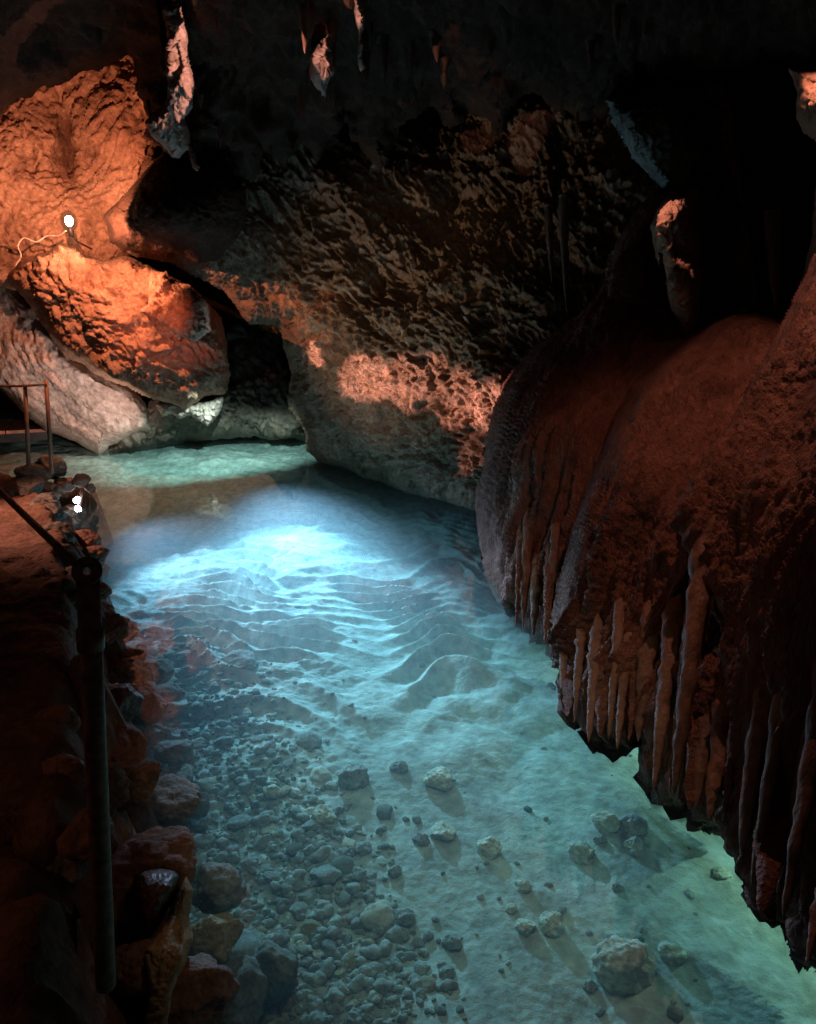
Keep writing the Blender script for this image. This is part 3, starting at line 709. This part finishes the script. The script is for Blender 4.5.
for k in range(64):
    t = rb.uniform(0, len(ep) - 1.01); i = int(t); e0 = ep[i] + (ep[i + 1] - ep[i]) * (t - i)
    tg = ep[i + 1] - ep[i]; tg /= np.linalg.norm(tg); nr = np.array([-tg[1], tg[0]])
    if nr[0] > 0: nr = -nr
    tier = k % 3; off = (-.10, .05, .20)[tier] + rb.uniform(-.05, .05); zz = (-.12, .12, .34)[tier] + rb.uniform(-.06, .06)
    sz = rb.uniform(.07, .15)
    v, f = stone_shape(4, 800 + k, 9, .14); v = v * np.array([sz * rb.uniform(1, 1.5), sz, sz * rb.uniform(.6, .9)])
    o = mesh_obj('bank_stone', v, f, M[('bank', 'bank', 'stone_dark')[k % 3]]); o.location = (e0[0] + nr[0] * off, e0[1] + nr[1] * off, zz); o.rotation_euler = (rb.uniform(-.3, .3), rb.uniform(-.3, .3), rb.uniform(0, 6.28))
    tag(o, 'dark stone packed in the rubble face of the left bank', 'stone', 'stones packed in the bank face')
thing_rock('wet_rock', 'glistening dark red wet rock at the bank edge above the tan slab', 'rock',
    [(114, 868), (130, 862), (160, 860), (180, 862), (186, 874), (178, 893), (168, 910), (155, 935), (138, 955), (122, 950), (112, 910)],
    [(114, 868, 2.45), (180, 862, 2.42), (140, 955, 2.25), (150, 885, 2.2)], M['wet'], step=1.5, T=.2, r=14, disp=craggy(.03, .012, .006, 71, s=3), jag=1.5, seed=21, back=(.1, .2))
thing_rock('tan_slab', 'tall pale tan rock slab on edge at the water side in the bottom left', 'rock slab',
    [(187, 872), (193, 890), (190, 915), (194, 938), (185, 966), (171, 996), (166, 1040), (140, 1040), (148, 995), (143, 972), (134, 950), (150, 938), (168, 912), (179, 886)],
    [(187, 872, 2.32), (194, 938, 2.2), (150, 940, 2.15), (160, 1040, 2.0), (172, 950, 2.08)], M['tan'], step=1.4, T=.1, r=9, disp=craggy(.03, .012, .006, 73, s=3), jag=1.8, seed=22, back=(.1, .25))
for k, (px, py, w, h) in enumerate([(43, 500, 14, 14), (52, 497, 14, 12), (60, 491, 14, 12), (68, 486, 16, 12), (80, 480, 22, 14), (36, 508, 12, 14), (90, 488, 12, 12)]):
    stone('edge_stone', px, py, w, h, M['pale' if k < 4 else 'bank'], 360 + k,
          ['pale lit stone second from the water in the row at the bank tip', 'squarish pale lit stone mid row at the bank tip', 'pink lit stone nearest left of the white lamp', 'light stone directly above the white lamp', 'dark cap stone crowning the bank tip', 'lowest pale stone of the bank tip row, farthest left of the lamp', 'dark end stone hanging over water right of the white lamp'][k],
          'stone', D=(6.8, 6.9, 7.0, 7.05, 7.1, 6.7, 7.15)[k], group='stones at the bank tip', sub=3, planes=9)

# countable gravel stones: six shapes, copied
protos = [stone_shape(3, 500 + k, 6 + k, .16 - .01 * k) for k in range(8)]
pmesh = []
for k, (v, f) in enumerate(protos):
    o = mesh_obj('gravel_stone', v, f, M[('stone', 'stone_pale', 'stone', 'stone_pale', 'tan', 'stone', 'stone_dark', 'stone')[k]]); pmesh.append(o)
rg = random.Random(5)
used = 0; first = [True] * 8
placed = []
tries = 0
while used < 250 and tries < 20000:
    tries += 1
    py = rg.uniform(655, 1010); px = rg.uniform(150, 430)
    lim = 215 + (py - 640) * .62 if py < 860 else 350 + (py - 860) * .45
    if px > lim + rg.gauss(0, 16) + 20: continue
    if px < 160 + max(0, (py - 800) * .5): continue
    if py > 880 and rg.random() < .6: continue
    w = bed_at(px, py); s = min(.085, .014 + rg.expovariate(1 / .020))
    if any((w[0] - q[0]) ** 2 + (w[1] - q[1]) ** 2 < (s + q[2]) ** 2 * .6 for q in placed): continue
    placed.append((w[0], w[1], s))
    k = rg.randrange(8)
    if first[k]: o = pmesh[k]; first[k] = False
    else: o = pmesh[k].copy(); COL.objects.link(o)
    o.location = (w[0], w[1], w[2] + s * rg.uniform(-.12, .22)); o.rotation_euler = (rg.uniform(-.3, .3), rg.uniform(-.3, .3), rg.uniform(0, 6.28))
    o.scale = (s * rg.uniform(.8, 1.3), s * rg.uniform(.8, 1.2), s * rg.uniform(.3, .62))
    tag(o, 'one of the many grey stones in the gravel bed on the left side under water', 'stone', 'gravel stones on the lake bed')
    used += 1

def gravel_stuff():
    r = np.random.RandomState(11); V = []; Fc = []; off = 0
    sh = [stone_shape(2, 600 + k, 8, .1) for k in range(6)]
    n = 0
    while n < 3000:
        py = r.uniform(640, 1024); px = r.uniform(140, 700)
        lim = 215 + (py - 640) * .62 if py < 860 else 350 + (py - 860) * .45
        if px > lim + r.normal() * 30:
            if r.rand() > .012: continue
        w = PZ(px, py, -.46); s = .006 + r.exponential(.007); s = min(s, .035)
        v, f = sh[r.randint(6)]
        a = r.uniform(0, 6.28); c, sn = math.cos(a), math.sin(a)
        q = v * np.array([s * r.uniform(.8, 1.4), s, s * r.uniform(.5, .8)])
        q = np.c_[q[:, 0] * c - q[:, 1] * sn, q[:, 0] * sn + q[:, 1] * c, q[:, 2]]
        V.append((q, w[0], w[1], s)); Fc.append(f + off); off += len(q); n += 1
    xs = np.array([a[1] for a in V]); ys = np.array([a[2] for a in V]); zs = bed_z(xs, ys)
    allv = np.concatenate([a[0] + np.array([a[1], a[2], zs[i] + a[3] * .2]) for i, a in enumerate(V)])
    tag(mesh_obj('gravel', allv, np.concatenate(Fc), M['stone']), 'fine grey gravel strewn over the left of the lake bed', kind='stuff')
gravel_stuff()

# ------------------------------------------------------------------ railings, walkway
def tube_pts(pts, r, sides=14):
    pts = [np.array(p, float) for p in pts]; V = []; Fc = []
    for i, p in enumerate(pts):
        t = pts[min(i + 1, len(pts) - 1)] - pts[max(i - 1, 0)]; t /= np.linalg.norm(t)
        u = np.cross(t, (0, 0, 1.)) if abs(t[2]) < .9 else np.cross(t, (0, 1., 0)); u /= np.linalg.norm(u); w = np.cross(t, u)
        rr = r[i] if isinstance(r, (list, tuple)) else r
        for j in range(sides):
            a = 2 * math.pi * j / sides; V.append(p + rr * (math.cos(a) * u + math.sin(a) * w))
    for i in range(len(pts) - 1):
        for j in range(sides):
            Fc.append((i * sides + j, i * sides + (j + 1) % sides, (i + 1) * sides + (j + 1) % sides, (i + 1) * sides + j))
    Fc.append(tuple(range(sides - 1, -1, -1))); Fc.append(tuple(range((len(pts) - 1) * sides, len(pts) * sides)))
    return np.array(V), Fc

hr = empty('handrail', tuple(P(104, 940, 1.78)))
tag(hr, 'weathered steel handrail with one thick near post and a rail sloping up the left edge', 'handrail')
bpy.context.view_layer.update()
base = P(106, 985, 1.80); top = P(88, 580, 1.45)
v, f = tube_pts([base, base * .66 + top * .34, base * .3 + top * .7, top], [.0235, .023, .0225, .022], 20)
adopt(mesh_obj('post', v, f, M['rail']), hr)
v, f = tube_pts([top * .9 + base * .1, top * .86 + base * .14], .0265, 20); adopt(mesh_obj('collar', v, f, M['rail']), hr)
# eye plate: a flat ring on top of the post
def ring(c, R, rh, th, ax):
    ax = np.array(ax, float); ax /= np.linalg.norm(ax); u = np.cross(ax, (0, 0, 1.)); u /= np.linalg.norm(u); w = np.cross(u, ax)
    V = []; Fc = []; n = 32
    prof = [(R, -th * .6), (R, th * .6), (R - .003, th), (rh + .003, th), (rh, th * .6), (rh, -th * .6), (rh + .003, -th), (R - .003, -th)]
    m = len(prof)
    for i in range(n):
        a = 2 * math.pi * i / n
        for (q, h) in prof: V.append(np.array(c) + q * (math.cos(a) * u + math.sin(a) * w) + h * ax)
    for i in range(n):
        for j in range(m):
            Fc.append((i * m + j, ((i + 1) % n) * m + j, ((i + 1) % n) * m + (j + 1) % m, i * m + (j + 1) % m))
    return np.array(V), Fc
rc = P(87, 571, 1.44)
v, f = ring(rc, .028, .0075, .010, (rc - np.array([0, 0, CAMZ])))
adopt(mesh_obj('eyelet', v, f, M['rail']), hr)
ra = P(78, 566, 1.45); rb = ra + (P(0, 484, 2.12) - ra) * 3.2
mid = [ra + (rb - ra) * t + np.array([0, 0, -.03 * math.sin(math.pi * t)]) for t in np.linspace(0, 1, 9)]
v, f = tube_pts(mid, .0085, 12)
adopt(mesh_obj('rail', v, f, M['rail']), hr)
fr = empty('railing', tuple(PZ(40, 471, .3)))
tag(fr, 'thin rusty railing with two posts at the far end of the path', 'railing')
bpy.context.view_layer.update()
for (bx, by, tx, ty) in ((29, 472, 25, 384), (52, 473, 46, 380)):
    D0 = 7.1
    v, f = tube_pts([P(bx, by, D0), P(tx, ty, D0 - .05)], .019, 12); adopt(mesh_obj('post', v, f, M['railfar']), fr)
v, f = tube_pts([P(47, 384, 7.04), P(25, 386, 7.03), P(-20, 386, 7.0), P(-120, 384, 6.9)], .013, 10); adopt(mesh_obj('rail', v, f, M['railfar']), fr)

wk = empty('walkway', (-5.2, 9.2, 0))
tag(wk, 'low red lit boardwalk crossing the far left water', 'walkway')
bpy.context.view_layer.update()
def box(c0, c1):
    (x0, y0, z0), (x1, y1, z1) = c0, c1
    return np.array([(x0, y0, z0), (x1, y0, z0), (x1, y1, z0), (x0, y1, z0), (x0, y0, z1), (x1, y0, z1), (x1, y1, z1), (x0, y1, z1)]), [(0, 3, 2, 1), (4, 5, 6, 7), (0, 1, 5, 4), (1, 2, 6, 5), (2, 3, 7, 6), (3, 0, 4, 7)]
a0 = PZ(-150, 434, .25); a1 = PZ(52, 423, .25)
n = 9
for i in range(n):
    p0 = a0 + (a1 - a0) * (i + .04) / n; p1 = a0 + (a1 - a0) * (i + .97) / n
    nn = np.array([-(a1 - a0)[1], (a1 - a0)[0], 0]); nn /= np.linalg.norm(nn); w_ = .45
    V = []
    for zz in (.21, .25):
        for q in (p0 - nn * w_, p1 - nn * w_, p1 + nn * w_, p0 + nn * w_): V.append((q[0], q[1], zz))
    adopt(mesh_obj('board', V, box((0, 0, 0), (1, 1, 1))[1], M['deck'], smooth=False), wk)
nn = np.array([-(a1 - a0)[1], (a1 - a0)[0], 0]); nn /= np.linalg.norm(nn)
for s in (-.3, .3):
    V = []
    for zz in (.08, .207):
        for q in (a0 + nn * (s - .04), a1 + nn * (s - .04), a1 + nn * (s + .04), a0 + nn * (s + .04)): V.append((q[0], q[1], zz))
    adopt(mesh_obj('beam', V, box((0, 0, 0), (1, 1, 1))[1], M['black'], smooth=False), wk)

# ------------------------------------------------------------------ lamps
def look(o, target):
    d = Vector(target) - o.location; o.rotation_euler = d.to_track_quat('-Z', 'Y').to_euler()

def point(name, loc, col, e, r=.05):
    l = bpy.data.lights.new(name, 'POINT'); l.color = col; l.energy = e; l.shadow_soft_size = r
    o = bpy.data.objects.new(name, l); COL.objects.link(o); o.location = loc; return o
def spot(name, loc, target, col, e, deg, blend=.3, r=.03):
    l = bpy.data.lights.new(name, 'SPOT'); l.color = col; l.energy = e; l.spot_size = math.radians(deg); l.spot_blend = blend; l.shadow_soft_size = r
    o = bpy.data.objects.new(name, l); COL.objects.link(o); o.location = loc; look(o, target); return o

def lamp_fixture(pos, aim, R, glow, label, cat, mat_h=None):
    root = empty('lamp', tuple(pos)); tag(root, label, cat); bpy.context.view_layer.update()
    pos = np.array(pos, float); aim = np.array(aim, float); ax = aim - pos; ax /= np.linalg.norm(ax)
    v, f = tube_pts([pos - ax * R * 2.2, pos - ax * R * 1.9, pos - ax * R * .8, pos], [R * .5, R * .75, R * .95, R * 1.05], 20)
    adopt(mesh_obj('housing', v, f, M['black']), root)
    v, f = stone_shape(3, 1, 0, 0.0); v = v * R * .9
    sc = v @ ax; v = v - np.outer(sc * .55, ax) + pos + ax * R * .15
    adopt(mesh_obj('bulb', v, f, glow), root)
    v, f = tube_pts([pos - ax * R * 1.4 + np.array([0, 0, 0]), pos - ax * R * 1.6 + np.array([0, .02, -R * 2.2])], R * .16, 8)
    adopt(mesh_obj('bracket', v, f, M['black']), root)
    return root

L1 = P(69, 221, 7.34)
wl = empty('lamp', tuple(L1)); tag(wl, 'glaring bare warm lamp on the orange rock wall in the upper left', 'lamp'); bpy.context.view_layer.update()
v, f = stone_shape(3, 1, 0, 0.0); v = v * np.array([.038, .038, .048]) + L1
adopt(mesh_obj('bulb', v, f, M['bulb_warm']), wl)
v, f = tube_pts([L1 + np.array([0, 0, -.05]), L1 + np.array([0, .01, -.09]), L1 + np.array([0, .02, -.14])], [.022, .028, .024], 14)
adopt(mesh_obj('socket', v, f, M['black']), wl)
v, f = tube_pts([L1 + np.array([0, .02, -.13]), L1 + np.array([.01, .12, -.19]), L1 + np.array([.01, .45, -.24])], .010, 8)
adopt(mesh_obj('bracket', v, f, M['black']), wl)
def smooth_path(p, n=8):
    p = [np.array(q) for q in p]; p = [2 * p[0] - p[1]] + p + [2 * p[-1] - p[-2]]; out = []
    for i in range(1, len(p) - 2):
        for k in range(n):
            t = k / n; a, b, c_, d = p[i - 1:i + 3]
            out.append(.5 * (2 * b + (c_ - a) * t + (2 * a - 5 * b + 4 * c_ - d) * t * t + (3 * b - a - 3 * c_ + d) * t ** 3))
    return out + [p[-2]]
v, f = tube_pts(smooth_path([P(66, 231, 7.38), P(58, 236, 7.5), P(47, 236, 7.58), P(36, 242, 7.6), P(24, 238, 7.6), P(18, 246, 7.62), P(21, 256, 7.66), P(15, 266, 7.7)]), .007, 8)
tag(mesh_obj('cable', v, f, M['cable']), 'pale looping cable leading left from the warm lamp', 'cable')
L2 = P(77, 500, 7.2)
lamp_fixture(L2, L2 + np.array([1.5, -2.0, -.1]), .038, M['bulb_cool'], 'glaring white lamp at water level on the bank tip', 'lamp')

# ==== LIGHTS
def look(o, target):
    d = Vector(target) - o.location; o.rotation_euler = d.to_track_quat('-Z', 'Y').to_euler()
def point(name, loc, col, e, r=0.0):
    l = bpy.data.lights.new(name, 'POINT'); l.color = col; l.energy = e; l.shadow_soft_size = r
    o = bpy.data.objects.new(name, l); COL.objects.link(o); o.location = loc; return o
def spot(name, loc, target, col, e, deg, blend=.3, r=0.0, sx=1, sy=1, roll=0):
    l = bpy.data.lights.new(name, 'SPOT'); l.color = col; l.energy = e; l.spot_size = math.radians(deg); l.spot_blend = blend; l.shadow_soft_size = r
    o = bpy.data.objects.new(name, l); COL.objects.link(o); o.location = loc; look(o, target); o.rotation_euler = (o.rotation_euler.to_matrix() @ Matrix.Rotation(math.radians(roll), 3, 'Z')).to_euler(); o.scale = (sx, sy, 1); return o

WARM = (1, .34, .18); SAL = (1, .46, .36); RED = (1, .42, .30); COOL = (.40, .62, 1); TEAL = (.50, 1, .86)
# warm lamp: throws back and down on the orange wall
l1p = Vector(P(69, 221, 6.7))
spot('warm_lamp_light', l1p, l1p + Vector((-.1, 1, -.35)), WARM, 215, 160, .3)
spot('warm_lamp_halo', Vector(P(69, 220, 7.44)), Vector(P(69, 240, 8.4)), (1, .5, .3), 25, 150, .5)
# unseen spots added beside the white lamp: near water, leaning rock, pale rock
l2p = P(114, 482, 6.6)
spot('white_lamp_near', tuple(l2p), tuple(PZ(215, 565, -.3)), (.46, .64, 1), 330, 100, 1, sx=1.3, sy=.8)
spot('bank_stone_light', tuple(P(84, 500, 6.5)), tuple(P(55, 500, 6.95)), (1, .80, .72), 1.6, 80, .6)
for (bx, by, bw, be, bd) in ((306, 362, 9, 500, 7.9), (350, 384, 12, 520, 7.6), (400, 386, 12, 520, 7.35), (440, 404, 11, 520, 7.0), (476, 408, 9, 560, 6.75), (496, 398, 7, 520, 6.5), (455, 455, 8, 160, 7.0)):
    spot('band_beam', tuple(l2p), tuple(P(bx, by, bd)), (1, .46, .38), be * 2.0, bw * 1.1, .6)
spot('face_wash', tuple(l2p), tuple(P(370, 330, 7.4)), (1, .68, .42), 130, 58, 1)
spot('pale_rock_beam', tuple(P(130, 462, 7.6)), tuple(P(85, 402, 8.9)), (1, .74, .66), 210, 64, .9)
# added unseen spots: raking the rippled bed, far water, above the near water
for k, (dx, dz) in enumerate(((0, 0), (.10, .06), (-.08, .10))):
    spot('lake_rake_light', tuple(P(256, 356, 8.5) + np.array([dx, 0, dz])), tuple(PZ(312, 584, -.4)), (.47, .68, 1), 1380, 66, 1, sx=.56, sy=.80)
spot('far_lake_beam', tuple(P(225, 375, 7.4)), tuple(PZ(205, 464, -.2)), (.70, 1, .95), 560, 52, 1, sx=1.9, sy=.62)
for k, (dx, dy) in enumerate(((0, 0), (.34, .08), (-.34, .06), (.12, -.3), (-.12, .3))):
    spot('lake_top_fill', (-.5 + dx, 6.0 + dy, 3.0), (.08, 4.0, -.45), (.60, 1, .84), 32, 54, 1, sx=.68, sy=1)
spot('lake_fill_light', (-.3, 2.3, 3.3), tuple(PZ(430, 830, -.4)), (.80, 1, .70), 64, 46, 1)
spot('right_red_light', tuple(P(815, -60, 2.5)), tuple(P(720, 430, 3.2)), RED, 64, 100, .9)
spot('path_red_light', tuple(P(-160, 330, 5.0)), tuple(PZ(20, 520, .4)), RED, 220, 80, .8)
spot('drapery_light', tuple(P(300, 110, 4.5)), tuple(P(172, 85, 5.0)), SAL, 110, 60, .2, sx=.35, sy=1)  # added narrow spots without fixtures, also the curtain, streak and stalactite ones
spot('curtain_light', tuple(P(250, 60, 4.2)), tuple(P(320, 58, 4.75)), SAL, 34, 30, .2, sx=.42, sy=1)
spot('streak_light', tuple(P(290, 20, 4.0)), tuple(P(360, 25, 4.5)), SAL, 28, 40, .2, sx=.25, sy=1)
spot('stalactite_light', tuple(P(610, 120, 4.0)), tuple(P(670, 205, 4.25)), SAL, 36, 26, .5)
spot('warm_wash', tuple(P(50, 290, 5.0)), tuple(P(160, 322, 7.6)), (1, .24, .13), 210, 26, 1, sx=1.2, sy=.85)  # reddish spot added in front to light the slanted boulder
spot('walkway_fill', tuple(P(-60, 300, 8.6)), tuple(P(15, 432, 9.2)), RED, 40, 40, .8)  # red spot added over the boardwalk, no fixture there
spot('near_path_fill', (-2.2, 1.2, 1.7), (-1.0, 1.75, .45), (1, .36, .20), 5, 80, 1)  # weak orange spot added for the near path and its rocks
for k, q in enumerate([(1.25, 4.3, -.08), (1.45, 3.4, -.08), (1.65, 2.6, -.08), (1.75, 1.9, -.08)]):
    spot('under_curtain_light', q, (q[0] - 1, q[1] - .2, q[2] - .5), (.62, 1, .78), 7, 150, .5)
spot('curtain_wash', (-1.2, 1.9, 2.4), tuple(P(660, 520, 3.4)), (1, .42, .27), 17, 56, 1)  # unseen wash added from the left to bring out the flowstone
spot('far_top_fill', (-1.3, 6.9, 2.6), (-1.6, 7.3, -.3), (.55, .80, 1), 46, 76, 1, sx=1.4)  # added in open air to brighten the dark strip of far water
spot('face_fill', (-.6, 2.6, 2.9), tuple(P(390, 255, 7.3)), (1, .66, .40), 26, 34, 1, sx=1.1, sy=.6)
spot('slab_fill', (.1, 2.0, 1.5), tuple(P(170, 930, 2.15)), (1, .84, .45), 1.6, 26, 1)  # spot added only to brighten the tan slab
spot('stone_fill', (.25, 1.3, 2.3), tuple(PZ(590, 925, -.4)), (.92, 1, .70), 7, 30, 1)  # spot added near the camera to brighten the largest pale boulder
# ------------------------------------------------------------------ world and render
w = bpy.data.worlds.new('World'); S.world = w; w.use_nodes = True
bg = w.node_tree.nodes['Background']; bg.inputs[0].default_value = (1, .62, .44, 1); bg.inputs[1].default_value = .009
vs = S.view_settings; vs.view_transform = 'Standard'; vs.look = 'None'; vs.exposure = 0; vs.gamma = 1; vs.use_curve_mapping = False
S.render.engine = 'CYCLES'
c = S.cycles; c.use_denoising = True; c.denoising_prefilter = 'NONE'; c.max_bounces = 8; c.diffuse_bounces = 3; c.glossy_bounces = 3; c.transparent_max_bounces = 12
c.caustics_reflective = False; c.caustics_refractive = False; c.sample_clamp_indirect = 4
